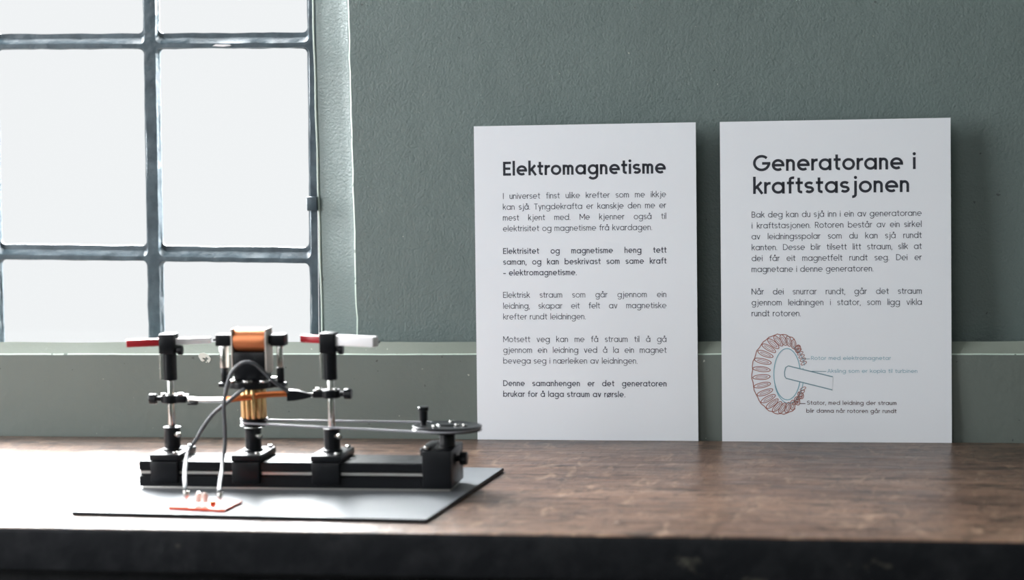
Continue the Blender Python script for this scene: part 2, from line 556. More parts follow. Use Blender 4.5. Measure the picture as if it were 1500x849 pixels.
# flake of white paint on the upper bar
bm = B()
fl = [(-0.475, 0.3795), (-0.4715, 0.3812), (-0.459, 0.3808), (-0.4555, 0.3796), (-0.464, 0.3786)]
a = [bm.verts.new((x, YI - 0.0024, z)) for x, z in fl]; b = [bm.verts.new((x, YI - 0.0012, z)) for x, z in fl]
bm.faces.new(a); bm.faces.new(b[::-1])
for k in range(5): bm.faces.new((a[k], b[k], b[(k + 1) % 5], a[(k + 1) % 5]))
obj('paint_flake', bm, M_WHITE, win)

# ------------------------------------------------------------------ the bench
YF = -0.4485
bench = thing('wooden_bench', (-0.25, -0.22, ZF), 'varnished dark wooden bench top along the wall with black-painted front edge', 'bench')
bm = B()
box(bm, -1.6, 1.3, YF, -0.0004, -0.036, 0.0, 0.0045, 4)
bmesh.ops.recalc_face_normals(bm, faces=bm.faces)
for f in bm.faces:
    if f.normal.y < -0.35 and f.calc_center_median().z < -0.0012: f.material_index = 1
obj('bench_top', bm, [M_WOOD, M_WOODF], bench)
bm = B(); box(bm, -1.58, 1.28, YF + 0.03, YF + 0.052, -0.115, -0.0362, 0.002)
obj('apron', bm, M_WOODF, bench)
for x in (-1.52, 1.17):
    for y in (YF + 0.054, -0.065):
        bm = B(); box(bm, x, x + 0.05, y, y + 0.05, ZF, -0.0362, 0.003)
        obj('leg', bm, M_WOODF, bench)


# ------------------------------------------------------------------ lettering: a round geometric stroke alphabet
def arc(cx, cy, rx, ry, a0, a1, n_=None):
    n_ = n_ or max(4, int(abs(a1 - a0) / 14))
    return [(cx + rx * cos(radians(a0 + (a1 - a0) * k / n_)), cy + ry * sin(radians(a0 + (a1 - a0) * k / n_))) for k in range(n_ + 1)]


def glyph(ch, w):
    """strokes (centre lines) and advance; x-height 100, capitals 138, stroke width w"""
    h = w / 2; r = (100 - w) / 2 * 1.02; X = 100 - h; C = 138; A = 146
    D = 2 * r + w
    sb = 9
    if ch == 'o': return [arc(h + r, 50, r, r, 0, 360)], D
    if ch == 'ø': return [arc(h + r, 50, r, r, 0, 360), [(h + r - 46, -4), (h + r + 46, 104)]], D
    if ch in 'aå':
        s = [arc(h + r, 50, r, r, 0, 360), [(h + 2 * r, 0), (h + 2 * r, 100)]]
        if ch == 'å': s.append(arc(h + r + 6, 130, 12, 12, 0, 360, 10))
        return s, D + 4
    if ch == 'æ':
        return [arc(h + r, 50, r, r, 0, 360), [(h + 2 * r, 0), (h + 2 * r, 100)], arc(h + 3 * r, 50, r, r, 180, 0), [(h + 2 * r, 50), (h + 4 * r + h, 50)], arc(h + 3 * r, 50, r, r, 180, 318)], 4 * r + w
    if ch == 'b': return [[(h, 0), (h, A)], arc(h + r, 50, r, r, 0, 360)], D
    if ch == 'd': return [[(h + 2 * r, 0), (h + 2 * r, A)], arc(h + r, 50, r, r, 0, 360)], D + 3
    if ch == 'p': return [[(h, -42), (h, 100)], arc(h + r, 50, r, r, 0, 360)], D
    if ch == 'g':
        return [arc(h + r, 50, r, r, 0, 360), [(h + 2 * r, 100), (h + 2 * r, -6)], arc(h + r, -6, r, r * 0.86, 0, -150)], D + 3
    if ch == 'c': return [arc(h + r, 50, r, r, 48, 312)], D - 8
    if ch == 'e': return [arc(h + r, 50, r, r, 0, 308), [(h + 4, 49), (h + 2 * r + h * 0.96, 49)]], D
    if ch == 'f':
        return [[(26, 0), (26, 118)] , arc(26 + 24, 118, 24, C + 6 - h - 118, 180, 70), [(2, X), (56, X)]], 56
    if ch == 't': return [[(26, 132), (26, 26)], arc(26 + 22, 26, 22, 26 - h, 180, 282), [(2, X), (58, X)]], 58
    if ch == 'h' or ch == 'n':
        ra = (72 - w) / 2
        return [[(h, 0), (h, A if ch == 'h' else 100)], [(h, 45)] + arc(h + ra, X - ra, ra, ra, 180, 0) + [(h + 2 * ra, 0)]], 72 + 4
    if ch == 'u':
        ra = (72 - w) / 2
        return [[(h, 100)] + arc(h + ra, h + ra, ra, ra, 180, 360) + [(h + 2 * ra, 55)], [(h + 2 * ra, 0), (h + 2 * ra, 100)]], 72 + 4
    if ch == 'm':
        ra = (64 - w) / 2
        return [[(h, 0), (h, 100)], [(h, 45)] + arc(h + ra, X - ra, ra, ra, 180, 0) + [(h + 2 * ra, 0)],
                [(h + 2 * ra, 45)] + arc(h + 3 * ra, X - ra, ra, ra, 180, 0) + [(h + 4 * ra, 0)]], 4 * ra + w + 4
    if ch == 'i': return [[(h + 2, 0), (h + 2, 100)], ('dot', h + 2, 128, h * 1.22)], w + 4
    if ch == 'j':
        x = 22 + h
        return [[(x, 100), (x, -12)], arc(x - 22, -12, 22, 22, 0, -100), ('dot', x, 128, h * 1.22)], x + h + 2
    if ch == 'l': return [[(h + 2, 0), (h + 2, A)]], w + 4
    if ch == 'k': return [[(h, 0), (h, A)], [(h, 40), (66, 100)], [(30, 62), (72, 0)]], 74
    if ch == 'r': return [[(h, 0), (h, 100)], [(h, 50)] + arc(h + 34, 50 + 6, 34, X - 56, 180, 78)], 48
    if ch == 's' or ch == 'S':
        H = 100 if ch == 's' else C
        q = (H - w) / 4; rx = 27 if ch == 's' else 38; cx = rx + h
        return [arc(cx, H - h - q, rx, q, 30, 270, 12) + arc(cx, h + q, rx, q, 90, -150, 12)[1:]], 2 * rx + w
    if ch == 'v': return [[(h * 0.9, 100), (40, 0)], [(40, 0), (80 - h * 0.9, 100)]], 80
    if ch == 'y': return [[(h * 0.9, 100), (42, 4)], [(80 - h * 0.9, 100), (25, -42)]], 80
    if ch == 'x': return [[(4, 100), (70, 0)], [(70, 100), (4, 0)]], 74
    if ch == 'I': return [[(h + 3, 0), (h + 3, C)]], w + 6
    if ch == 'E': return [[(h, 0), (h, C)], [(h, h), (76, h)], [(h, C - h), (76, C - h)], [(h, C / 2), (70, C / 2)]], 78
    if ch == 'T': return [[(0, C - h), (88, C - h)], [(44, 0), (44, C)]], 88
    if ch == 'M': return [[(h, 0), (h, C)], [(118, 0), (118, C)], [(h, C), (59 + h / 2, 40)], [(118, C), (59 + h / 2, 40)]], 118 + h
    if ch == 'N': return [[(h, 0), (h, C)], [(96, 0), (96, C)], [(h, C - 4), (96, 4)]], 96 + h
    if ch == 'A': return [[(h, 0), (52, C)], [(52, C), (104 - h, 0)], [(24, 42), (80, 42)]], 104
    if ch == 'D': return [[(h, 0), (h, C)], [(h, h), (40, h)] + arc(40, C / 2, 62, C / 2 - h, -90, 90) + [(h, C - h)]], 102 + h
    if ch == 'B':
        q = (C - w) / 4
        return [[(h, 0), (h, C)], [(h, C - h), (42, C - h)] + arc(42, C - h - q, q, q, 90, -90) + [(h, C - h - 2 * q)],
                [(h, C - h - 2 * q), (44, C - h - 2 * q)] + arc(44, h + q, q * 1.1, q, 90, -90) + [(h, h)]], 90
    if ch == 'R':
        q = (C - w) / 3.7
        return [[(h, 0), (h, C)], [(h, C - h), (42, C - h)] + arc(42, C - h - q, q, q, 90, -90) + [(h, C - h - 2 * q)], [(44, C - h - 2 * q), (80, 0)]], 86
    if ch == 'G':
        q = (C - w) / 2
        return [arc(h + q, C / 2, q, q, 45, 356), [(h + q + 4, C / 2 - 3), (h + 2 * q + h, C / 2 - 3)]], 2 * q + w
    if ch == '.': return [('dot', h + 2, h * 0.9, h * 1.1)], w + 2
    if ch == ',': return [('dot', h + 2, h * 0.9, h * 1.1), [(h + 2, h), (h - 4, -22)]], w + 2
    if ch == '–': return [[(0, 48), (62, 48)]], 62
    return [], 40


def ribbon(bm, pts, w, M_):
    """flat stroke of width w along pts (board millimetres), mapped to space by M_"""
    P = [Vector((x, y)) for x, y in pts]
    n_ = len(P)
    closed = (P[0] - P[-1]).length < 1e-4 and n_ > 4
    L, Rr = [], []
    for i in range(n_):
        if closed:
            d0 = P[i] - P[i - 1 if i > 0 else n_ - 2]; d1 = P[(i + 1) if i < n_ - 1 else 1] - P[i]
        else:
            d0 = P[i] - P[i - 1] if i > 0 else P[1] - P[0]
            d1 = P[i + 1] - P[i] if i < n_ - 1 else P[i] - P[i - 1]
        if d0.length < 1e-9: d0 = d1
        if d1.length < 1e-9: d1 = d0
        d0, d1 = d0.normalized(), d1.normalized()
        t_ = (d0 + d1)
        t_ = t_.normalized() if t_.length > 1e-6 else d1
        k = 1 / max(0.5, t_.dot(d1))
        nn = Vector((-t_.y, t_.x)) * (w / 2 * k)
        L.append(bm.verts.new(M_(P[i] + nn))); Rr.append(bm.verts.new(M_(P[i] - nn)))
    for i in range(n_ - 1):
        bm.faces.new((Rr[i], Rr[i + 1], L[i + 1], L[i]))


def disc(bm, x, y, r, M_):
    bm.faces.new([bm.verts.new(M_(Vector((x + r * cos(2 * pi * k / 14), y + r * sin(2 * pi * k / 14))))) for k in range(14)])


def word_len(word, w, track):
    return sum(glyph(c, w)[1] for c in word) + (len(word) - 1) * track


def line(bm, text, u, v, xh, w, M_, width=None, justify=True, track=13, fit=False, space=74):
    s = xh / 100
    words = text.split(' ')
    nat = [word_len(q, w, track) * s for q in words]
    gap = space * s
    squeeze = 1.0
    if width is not None:
        if fit:
            total = sum(nat) + gap * (len(words) - 1)
            squeeze = width / total; gap *= squeeze
        elif justify and len(words) > 1:
            gap = (width - sum(nat)) / (len(words) - 1)
            if gap < 46 * s:
                gap = 46 * s; squeeze = (width - gap * (len(words) - 1)) / sum(nat)
    x = u
    for q in words:
        for c in q:
            st, adv = glyph(c, w)
            for p in st:
                if p[0] == 'dot': disc(bm, x + p[1] * s * squeeze, v + p[2] * s, p[3] * s, M_)
                else: ribbon(bm, [(x + a * s * squeeze, v + b * s) for a, b in p], w * s, M_)
            x += (adv + track) * s * squeeze
        x += gap - track * s * squeeze


def board(name, x0, y0, lean, label):
    root = thing(name, (x0 + 0.105, y0, 0), label, 'information board', 'information boards leaning on the wall')
    up = Vector((0, sin(lean), cos(lean))); nn = Vector((0, -cos(lean), sin(lean))); o = Vector((x0, y0, 0.0002))
    def M_(p, off=0.00012): return o + Vector((1, 0, 0)) * (p.x / 1000) + up * (p.y / 1000) + nn * off
    bm = B()
    a = [bm.verts.new(M_(Vector(p), 0)) for p in ((0, 0), (210, 0), (210, 297), (0, 297))]
    b = [bm.verts.new(M_(Vector(p), -0.0025)) for p in ((0, 0), (210, 0), (210, 297), (0, 297))]
    bm.faces.new(a); bm.faces.new(b[::-1])
    for k in range(4): bm.faces.new((a[k], b[k], b[(k + 1) % 4], a[(k + 1) % 4])).material_index = 1
    obj('panel', bm, [M_PAPER, M_CORE], root)
    return root, M_


def text_part(name, root, M_, lines, xh, w, m_, label=None, **k):
    bm = B()
    for ln in lines:
        kk = dict(k)
        text, u, v, width, just = ln
        if width is None: just = False
        line(bm, text, u, v, xh, w, M_, width, just, **kk)
    o = obj(name, bm, m_, root, recalc=False)
    if label: o['label'] = label
    return o


# left board
b1, M1 = board('information_board', -0.2069, -0.0074, 0.0523, 'white information board headed Elektromagnetisme leaning on the wall, nearer the window')
text_part('title', b1, M1, [('Elektromagnetisme', 27.6, 250.0, 154.2, False)], 9.5, 24, M_INK, 'large dark navy heading', fit=True, track=11)
XH = 4.0
text_part('paragraph', b1, M1, [('I universet finst ulike krefter som me ikkje', 27.2, 228.0, 154.6, True), ('kan sjå. Tyngdekrafta er kanskje den me er', 27.1, 217.8, 154.7, True),
                                ('mest kjent med. Me kjenner også til', 27.0, 207.6, 154.8, True), ('elektrisitet og magnetisme frå kvardagen.', 26.9, 197.4, 146.0, False)], XH, 14, M_INK2)
text_part('paragraph', b1, M1, [('Elektrisitet og magnetisme heng tett', 26.8, 176.1, 155, True), ('saman, og kan beskrivast som same kraft', 26.7, 165.9, 155, True),
                                ('– elektromagnetisme.', 26.7, 155.7, None, False)], XH, 19, M_INK2, 'bolder grey-navy lines')
text_part('paragraph', b1, M1, [('Elektrisk straum som går gjennom ein', 26.3, 134.6, 155, True), ('leidning, skapar eit felt av magnetiske', 26.2, 124.3, 155, True),
                                ('krefter rundt leidningen.', 26.2, 114.1, None, False)], XH, 14, M_INK2)
text_part('paragraph', b1, M1, [('Motsett veg kan me få straum til å gå', 25.9, 92.7, 155.2, True), ('gjennom ein leidning ved å la ein magnet', 25.8, 82.5, 155.2, True),
                                ('bevega seg i nærleiken av leidningen.', 25.7, 72.3, None, False)], XH, 14, M_INK2)
text_part('paragraph', b1, M1, [('Denne samanhengen er det generatoren', 25.4, 51.0, 155.4, True), ('brukar for å laga straum av rørsle.', 25.3, 40.8, None, False)], XH, 19, M_INK2, 'bolder grey-navy lines')

# right board
b2, M2 = board('information_board', 0.0254, -0.0085, 0.0583, 'white information board headed Generatorane i kraftstasjonen, with a drawing of a generator')
text_part('title', b2, M2, [('Generatorane i', 30.4, 250.8, 148.4, False), ('kraftstasjonen', 30.3, 229.9, 142.8, False)], 10.9, 22, M_INK, 'large dark navy heading', fit=True, track=11)
text_part('paragraph', b2, M2, [('Bak deg kan du sjå inn i ein av generatorane', 28.9, 208.0, 154.8, True), ('i kraftstasjonen. Rotoren består av ein sirkel', 28.8, 197.9, 154.9, True),
                                ('av leidningsspolar som du kan sjå rundt', 28.7, 187.8, 155, True), ('kanten. Desse blir tilsett litt straum, slik at', 28.7, 177.7, 155, True),
                                ('dei får eit magnetfelt rundt seg. Dei er', 28.6, 167.6, 155, True), ('magnetane i denne generatoren.', 28.5, 157.5, None, False)], XH, 14, M_INK2)
text_part('paragraph', b2, M2, [('Når dei snurrar rundt, går det straum', 28.3, 136.7, 155.3, True), ('gjennom leidningen i stator, som ligg vikla', 28.3, 126.6, 155.3, True),
                                ('rundt rotoren.', 28.2, 116.5, None, False)], XH, 14, M_INK2)
text_part('caption', b2, M2, [('Rotor med elektromagnetar', 82.6, 76.1, 72.8, False), ('Aksling som er kopla til turbinen', 97.5, 64.2, 81.8, False)], 2.5, 15, M_INKBLUE, 'small pale blue caption', fit=True)
text_part('caption', b2, M2, [('Stator, med leidning der straum', 78.6, 34.6, 81.6, False), ('blir danna når rotoren går rundt', 77.9, 27.2, 82.3, False)], 2.7, 19, M_INKDK, 'small brown-black caption', fit=True)

# drawing: stator windings, rotor disc, shaft
bm = B()
cxo, cyo = 54.5, 62.8


def ell(a, rx, ry, cx=cxo): return Vector((cx + rx * cos(a), cyo + ry * sin(a)))


NL = 21
for k in range(NL):
    a = radians(48 + (322 - 48) * k / (NL - 1))
    thin = 0.5 + 0.5 * max(0.0, -cos(a)) ** 0.5
    inn = ell(a, 15, 27, 57.5 + 2); out = ell(a, 25.5, 36.2)
    mid = (inn + out) / 2; d = (out - inn); ln = max(d.length, 5.0); d.normalize(); nn = Vector((-d.y, d.x))
    loop = []
    for q in range(19):
        b_ = 2 * pi * q / 18
        wob = 1 + 0.12 * noise.noise(Vector((k * 3.3, cos(b_), sin(b_))))
        loop.append(tuple(mid + d * (ln * 0.52 * cos(b_) * wob) + nn * (2.3 * sin(b_) * wob)))
    loop[-1] = loop[0]
    ribbon(bm, loop, 0.75, M2)
    ribbon(bm, [tuple(mid + d * (ln * 0.36 * cos(2 * pi * q / 12)) + nn * (0.9 * sin(2 * pi * q / 12))) for q in range(12)], 0.5, M2)
ribbon(bm, [tuple(ell(radians(60 + 240 * q / 40), 26.4 + 0.5 * sin(q * 1.9), 37.0 + 0.5 * sin(q * 2.3))) for q in range(41)], 0.8, M2)
for k in range(6):      # narrow windings seen edge-on at the right
    for a0 in (18 + 6 * k, -24 - 6 * k):
        p = ell(radians(a0), 22.5, 33)
        ribbon(bm, [tuple(p + Vector((2.6 * cos(2 * pi * q / 12), 1.7 * sin(2 * pi * q / 12 + 0.7)))) for q in range(13)], 0.6, M2)
il = obj('winding_drawing', bm, M_INKRED, b2, recalc=False); il['label'] = 'red-brown line drawing of coil windings'
bm = B()
ribbon(bm, [(60.5 + 12.2 * cos(2 * pi * q / 40), 62.8 + 23.8 * sin(2 * pi * q / 40)) for q in range(41)], 0.8, M2)
ribbon(bm, [(62.0 + 13.6 * cos(radians(a)), 61.4 + 25.6 * sin(radians(a))) for a in range(-160, 20, 8)], 0.7, M2)
ribbon(bm, [(62.0 + 15.6 * cos(radians(a)), 61.6 + 27.6 * sin(radians(a))) for a in range(20, 75, 6)], 0.7, M2)
il = obj('rotor_drawing', bm, M_INKBLUE, b2, recalc=False); il['label'] = 'pale blue line drawing of a rotor disc'
bm = B()
def M2b(p): return M2(p, 0.00020)
quad = [(61.7, 70.5), (102.5, 60.4), (101.8, 48.4), (59.5, 59.0), (58.2, 64.8)]
bm.faces.new([bm.verts.new(M2b(Vector(q))) for q in reversed(quad)]).material_index = 1
def M2c(p): return M2(p, 0.00026)
ribbon(bm, [(102.5, 60.4), (61.7, 70.5)], 0.95, M2c)
ribbon(bm, [(101.8, 48.4), (59.5, 59.0)], 0.95, M2c)
ribbon(bm, [(61.7, 70.5), (59.2, 69.0), (58.2, 64.8), (58.4, 61.0), (59.5, 59.0)], 0.8, M2c)
ribbon(bm, [(75.0, 77.0), (81.4, 77.0)], 0.5, M2c)
ribbon(bm, [(82.0, 65.6), (96.5, 65.4)], 0.5, M2c)
il = obj('shaft_drawing', bm, [M_INKTEAL, M_PAPER], b2, recalc=False); il['label'] = 'blue-grey line drawing of a shaft'
bm = B(); ribbon(bm, [(71.6, 35.6), (77.2, 35.6)], 0.7, M2)
obj('leader_line', bm, M_INKDK, b2, recalc=False)

# ------------------------------------------------------------------ black plate under the model
PA, PB_, PC = Vector((-0.4600, -0.4020)), Vector((-0.1690, -0.4150)), Vector((-0.1505, -0.1815))
PD = PA + (PC - PB_)
bm = B()
pts = [PA, PB_, PC, PD]
lo = [bm.verts.new((p.x, p.y, 0.0)) for p in pts]; hi = [bm.verts.new((p.x, p.y, 0.003)) for p in pts]
bm.faces.new(lo[::-1]); bm.faces.new(hi)
for k in range(4): bm.faces.new((lo[k], lo[(k + 1) % 4], hi[(k + 1) % 4], hi[k]))
bmesh.ops.bevel(bm, geom=list(bm.edges), offset=0.0004, segments=2, affect='EDGES')
for v in bm.verts: v.co.z += 0.0004
bm.normal_update()
for f in bm.faces:
    if f.calc_center_median().z < 0.0030: f.material_index = 1
tag(obj('base_plate', bm, [M_PLATE, M_PLATE_EDGE]), 'thin glossy dark grey plate with black edge under the motor model', 'plate')
ZP = 0.0034

# ------------------------------------------------------------------ motor / generator model
YA = -0.277
mod = thing('generator_model', (-0.308, YA, ZP), 'black demonstration motor on a rail with copper coil, two bar magnets and a hand wheel', 'generator model')

# rail: stepped profile with a side groove, silver foot strip
prof = [(-0.299, 0.0022), (-0.299, 0.0105), (-0.2955, 0.0120), (-0.2955, 0.0150), (-0.2985, 0.0162), (-0.2985, 0.0222), (-0.2975, 0.0232),
        (-0.2565, 0.0232), (-0.2555, 0.0222), (-0.2555, 0.0162), (-0.2585, 0.0150), (-0.2585, 0.0120), (-0.255, 0.0105), (-0.255, 0.0022)]
bm = B()
a = [bm.verts.new((-0.4395, y, ZP + z)) for y, z in prof]; b = [bm.verts.new((-0.1735, y, ZP + z)) for y, z in prof]
bm.faces.new(a); bm.faces.new(b[::-1])
for k in range(len(prof)): bm.faces.new((a[k], b[k], b[(k + 1) % len(prof)], a[(k + 1) % len(prof)]))
rail = obj('rail', bm, M_BLACK, mod)
bm = B(); box(bm, -0.4375, -0.1745, -0.2975, -0.2565, ZP, ZP + 0.0023, 0.0003)
obj('foot_strip', bm, M_ALU, rail)['label'] = 'silver strip under the rail'
for s in (-0.2958, -0.2582):
    bm = B(); box(bm, -0.4388, -0.1742, s - 0.0004, s + 0.0004, ZP + 0.0124, ZP + 0.0146)
    obj('groove_strip', bm, M_ALU, rail)['label'] = 'silver line in the rail groove'
ZR = ZP + 0.0232


def carrier(xc, width=0.0235, screw=1):
    bm = B()
    box(bm, xc - width / 2, xc + width / 2, -0.3022, -0.2518, ZP + 0.0055, ZR + 0.0003, 0.0008)
    c = obj('carrier', bm, M_BLACK, mod)
    bm = B(); box(bm, xc - width / 2 - 0.0012, xc + width / 2 + 0.0012, -0.3005, -0.2535, ZR + 0.0004, ZR + 0.0062, 0.0012)
    obj('carrier_plate', bm, M_BLACK, c)
    for y in (-0.2965, -0.2575):
        bm = B()
        cyl(bm, (xc + width / 2 - 0.003, y, ZR + 0.0058), (xc + width / 2 - 0.003, y, ZR + 0.0082), 0.0021, 20, 0.0004)
        obj('cap_screw', bm, M_STEEL, c)
    if screw:
        bm = B()
        cyl(bm, (xc + width / 2 + 0.0008, YA, ZR - 0.004), (xc + width / 2 + 0.0028, YA, ZR - 0.004), 0.0022, 18)
        cyl(bm, (xc + width / 2 + 0.0024, YA, ZR - 0.004), (xc + width / 2 + 0.0085, YA, ZR - 0.004), 0.0044, 28, 0.0008, knurl=0.06)
        obj('clamp_screw', bm, M_PLASTIC, c)
    return c


X1P, X2P, X3P, X4P = -0.4170, -0.3462, -0.2780, -0.1800
carrier(X1P); carrier(X2P, 0.0235, 1); carrier(X3P)


def holder(xc, z1):
    bm = B()
    lathe(bm, [(0.0082, 0), (0.0082, 0.0015), (0.0068, 0.0024), (0.0068, z1 - ZR - 0.0075), (0.0074, z1 - ZR - 0.0068), (0.0074, z1 - ZR - 0.0067 + 0.0008)], (xc, YA, ZR + 0.0060))
    hd = obj('post_holder', bm, M_BLACK, mod)
    bm = B()
    cyl(bm, (xc + 0.0045, YA - 0.0052, z1 - 0.0055), (xc + 0.0095, YA - 0.0105, z1 - 0.0055), 0.0023, 18, 0.0004)
    obj('thumb_screw', bm, M_STEEL, hd)
    return hd


def post(xc, z0, z1):
    bm = B(); cyl(bm, (xc, YA, z0), (xc, YA, z1), 0.0030, 28, 0.0003)
    return obj('post', bm, M_STEEL, mod)


def magnet_holder(xc, dz=0.0):
    bm = B()
    lathe(bm, [(0.0052, 0), (0.0058, 0.0006), (0.0058, 0.0224), (0.0052, 0.023)], (xc, YA, 0.0922 + dz))
    mh = obj('magnet_holder', bm, M_BLACK, mod)
    bm = B(); box(bm, xc - 0.0072, xc + 0.0062, YA - 0.0072, YA + 0.0072, 0.1148 + dz, 0.1318 + dz, 0.0012)
    obj('clamp_block', bm, M_BLACK, mh)
    bm = B()
    cyl(bm, (xc + 0.0060, YA - 0.001, 0.1176 + dz), (xc + 0.0085, YA - 0.001, 0.1176 + dz), 0.0018, 16)
    cyl(bm, (xc + 0.0078, YA - 0.001, 0.1176 + dz), (xc + 0.0118, YA - 0.001, 0.1176 + dz), 0.0040, 24, 0.0006, knurl=0.06)
    obj('clamp_screw', bm, M_PLASTIC, mh)
    bm = B(); cyl(bm, (xc - 0.0066, YA - 0.0035, 0.093 + dz), (xc - 0.0066, YA - 0.0035, 0.1147 + dz), 0.0013, 16)  # added steel sliver: the bright highlight down the tube's left side
    obj('highlight_sliver', bm, M_STEEL, mh)['label'] = 'steel sliver for the highlight down the holder'
    return mh


def bar_magnet(xa, xm, xb, ya, yb, z, half_y, half_z, half_zw, lab):
    """red pole from xa to xm, white pole from xm to xb; runs through its clamp block"""
    def y_at(x): return ya + (yb - ya) * (x - xa) / (xb - xa)
    out = []
    for (p, q, hz) in ((xa, xm, half_z), (xm, xb, half_zw)):
        bm = B(); L = q - p
        box(bm, 0.00005, L - 0.00005, -half_y, half_y, -hz, hz, 0.0004)
        ang = math.atan2(y_at(q) - y_at(p), q - p)
        bmesh.ops.rotate(bm, verts=bm.verts, cent=(0, 0, 0), matrix=Matrix.Rotation(ang, 3, 'Z'))
        bmesh.ops.translate(bm, verts=bm.verts, vec=(p, y_at(p), z))
        out.append(bm)
    m1 = obj('bar_magnet', out[0], M_RED, mod); m1['label'] = lab
    w1 = obj('white_pole', out[1], M_WHITE, m1); w1['label'] = 'white end'
    bm = B(); cyl(bm, (xb - 0.0006, y_at(xb), z), (xb + 0.0008, y_at(xb), z), 0.0012, 14)
    obj('end_plug', bm, M_PLASTIC, m1)


def rod_clamp(xc, z, left):
    """black cross clamp on a post, with a steel rod that carries a brush"""
    bm = B()
    lathe(bm, [(0.0075, 0), (0.0085, 0.0008), (0.0085, 0.0062), (0.0075, 0.007)], (xc, YA, z - 0.0035))
    d = 1 if left else -1
    box(bm, min(xc + d * 0.005, xc + d * 0.0145), max(xc + d * 0.005, xc + d * 0.0145), YA - 0.006, YA + 0.006, z - 0.003, z + 0.0034, 0.001)
    c = obj('rod_clamp', bm, M_BLACK, mod)
    bm = B()
    cyl(bm, (xc - d * 0.0080, YA - 0.002, z), (xc - d * 0.0125, YA - 0.002, z), 0.0022, 18)
    cyl(bm, (xc - d * 0.0120, YA - 0.002, z), (xc - d * 0.0182, YA - 0.002, z), 0.0042, 24, 0.0006, knurl=0.06)
    obj('clamp_screw', bm, M_PLASTIC, c)
    for dx, dy, r_ in ((0.0095, -0.0035, 0.0026), (-0.0050, -0.0045, 0.0020)):
        bm = B()
        cyl(bm, (xc + d * dx, YA + dy, z + 0.0032), (xc + d * dx, YA + dy, z + 0.0052), r_, 20, 0.0005)
        obj('cap_screw', bm, M_STEEL, c)
    return c


# first stand (nearest the window)
holder(X1P, 0.0525); post(X1P, 0.046, 0.0945); magnet_holder(X1P)
bar_magnet(-0.4505, -0.4190, -0.3820, YA - 0.012, YA + 0.014, 0.1247, 0.0042, 0.0030, 0.0026, 'red and white bar magnet in the stand nearest the window')
rod_clamp(X1P, 0.0765, True)
# second stand
holder(X3P, 0.0520); post(X3P, 0.0455, 0.0950); magnet_holder(X3P, 0.0006)
bar_magnet(-0.3040, -0.2830, -0.2325, YA + 0.012, YA - 0.014, 0.1260, 0.0042, 0.0030, 0.0042, 'red and white bar magnet in the middle stand')
rod_clamp(X3P, 0.0812, False)

# brush arms
bm = B()
tube(bm, spline([(X1P + 0.011, YA - 0.001, 0.0768), (-0.392, YA - 0.004, 0.0760), (-0.372, YA - 0.009, 0.0768), (-0.366, YA - 0.0105, 0.0775)], 6), 0.0022, 14)
ba = obj('brush_arm', bm, M_STEEL, mod)
bm = B(); box(bm, -0.4005, -0.3925, YA - 0.0075, YA - 0.0005, 0.0720, 0.0742, 0.0005); obj('arm_clip', bm, M_PLASTIC, ba)


def strip(pts, wz, th, m_, parent):
    bm = B(); tube(bm, spline(pts, 6), th, 10, rz=wz)
    return obj('brush_strip', bm, m_, parent)


strip([(-0.3675, YA - 0.0105, 0.0772), (-0.3605, YA - 0.0125, 0.0778), (-0.3500, YA - 0.0128, 0.0792), (-0.3430, YA - 0.0122, 0.0800)], 0.0024, 0.0005, M_COPSTRIP, ba)
bm = B()
tube(bm, spline([(X3P - 0.011, YA, 0.0806), (-0.2935, YA - 0.001, 0.0800), (-0.3000, YA - 0.002, 0.0808)], 6), 0.0021, 14)
bb = obj('brush_arm', bm, M_STEEL, mod)
strip([(-0.3030, YA - 0.003, 0.0812), (-0.3130, YA - 0.006, 0.0818), (-0.3300, YA - 0.0095, 0.0815), (-0.3400, YA - 0.0118, 0.0808)], 0.0025, 0.0005, M_COPSTRIP, bb)
# black crocodile clip on the right arm: tapering jaw
bm = B()
ca = [(-0.3140, 0.0850, 0.0755, 0.0035), (-0.3060, 0.0846, 0.0762, 0.0034), (-0.2985, 0.0826, 0.0776, 0.0026), (-0.2930, 0.0812, 0.0790, 0.0014)]
rings = []
for x, zt, zb, hy in ca:
    rings.append([bm.verts.new(p) for p in ((x, YA - 0.004 - hy, zb), (x, YA - 0.004 + hy, zb), (x, YA - 0.004 + hy, zt), (x, YA - 0.004 - hy, zt))])
for p, q in zip(rings, rings[1:]):
    for k in range(4): bm.faces.new((p[k], p[(k + 1) % 4], q[(k + 1) % 4], q[k]))
bm.faces.new(rings[0][::-1]); bm.faces.new(rings[-1])
bmesh.ops.bevel(bm, geom=list(bm.edges), offset=0.0005, segments=2, affect='EDGES')
obj('crocodile_clip', bm, M_PLASTIC, bb)

# rotor: copper coil on its iron core over a black body, disc, commutator, pulley
XR = -0.3450
rot = obj('rotor_body', (lambda bm: (box(bm, XR - 0.0137, XR + 0.0137, YA - 0.009, YA + 0.009, 0.0930, 0.1168, 0.0010), bm)[1])(B()), M_PLASTIC, mod)
bm = B()
lathe(bm, [(0.0180, 0), (0.0205, 0.0008), (0.0205, 0.0054), (0.0190, 0.0064), (0.0150, 0.0068)], (XR, YA, 0.0862), seg=56)
obj('rotor_disc', bm, M_PLASTIC, rot)
for dx, dy in ((-0.0135, -0.0125), (0.0, -0.0148), (0.0135, -0.0125), (-0.0145, 0.008), (0.0145, 0.008)):  # bright steel heads added to give the disc top its white highlights
    bm = B()
    cyl(bm, (XR + dx, YA + dy, 0.0922), (XR + dx, YA + dy, 0.0942), 0.0046, 28, 0.0008)
    obj('cap_screw', bm, M_STEEL, rot)
bm = B()
prf = []
for k in range(15):
    hh = 0.0006 + 0.0270 * k / 14
    prf.append((0.0100 - (0.0004 if k in (0, 14) else 0), hh))
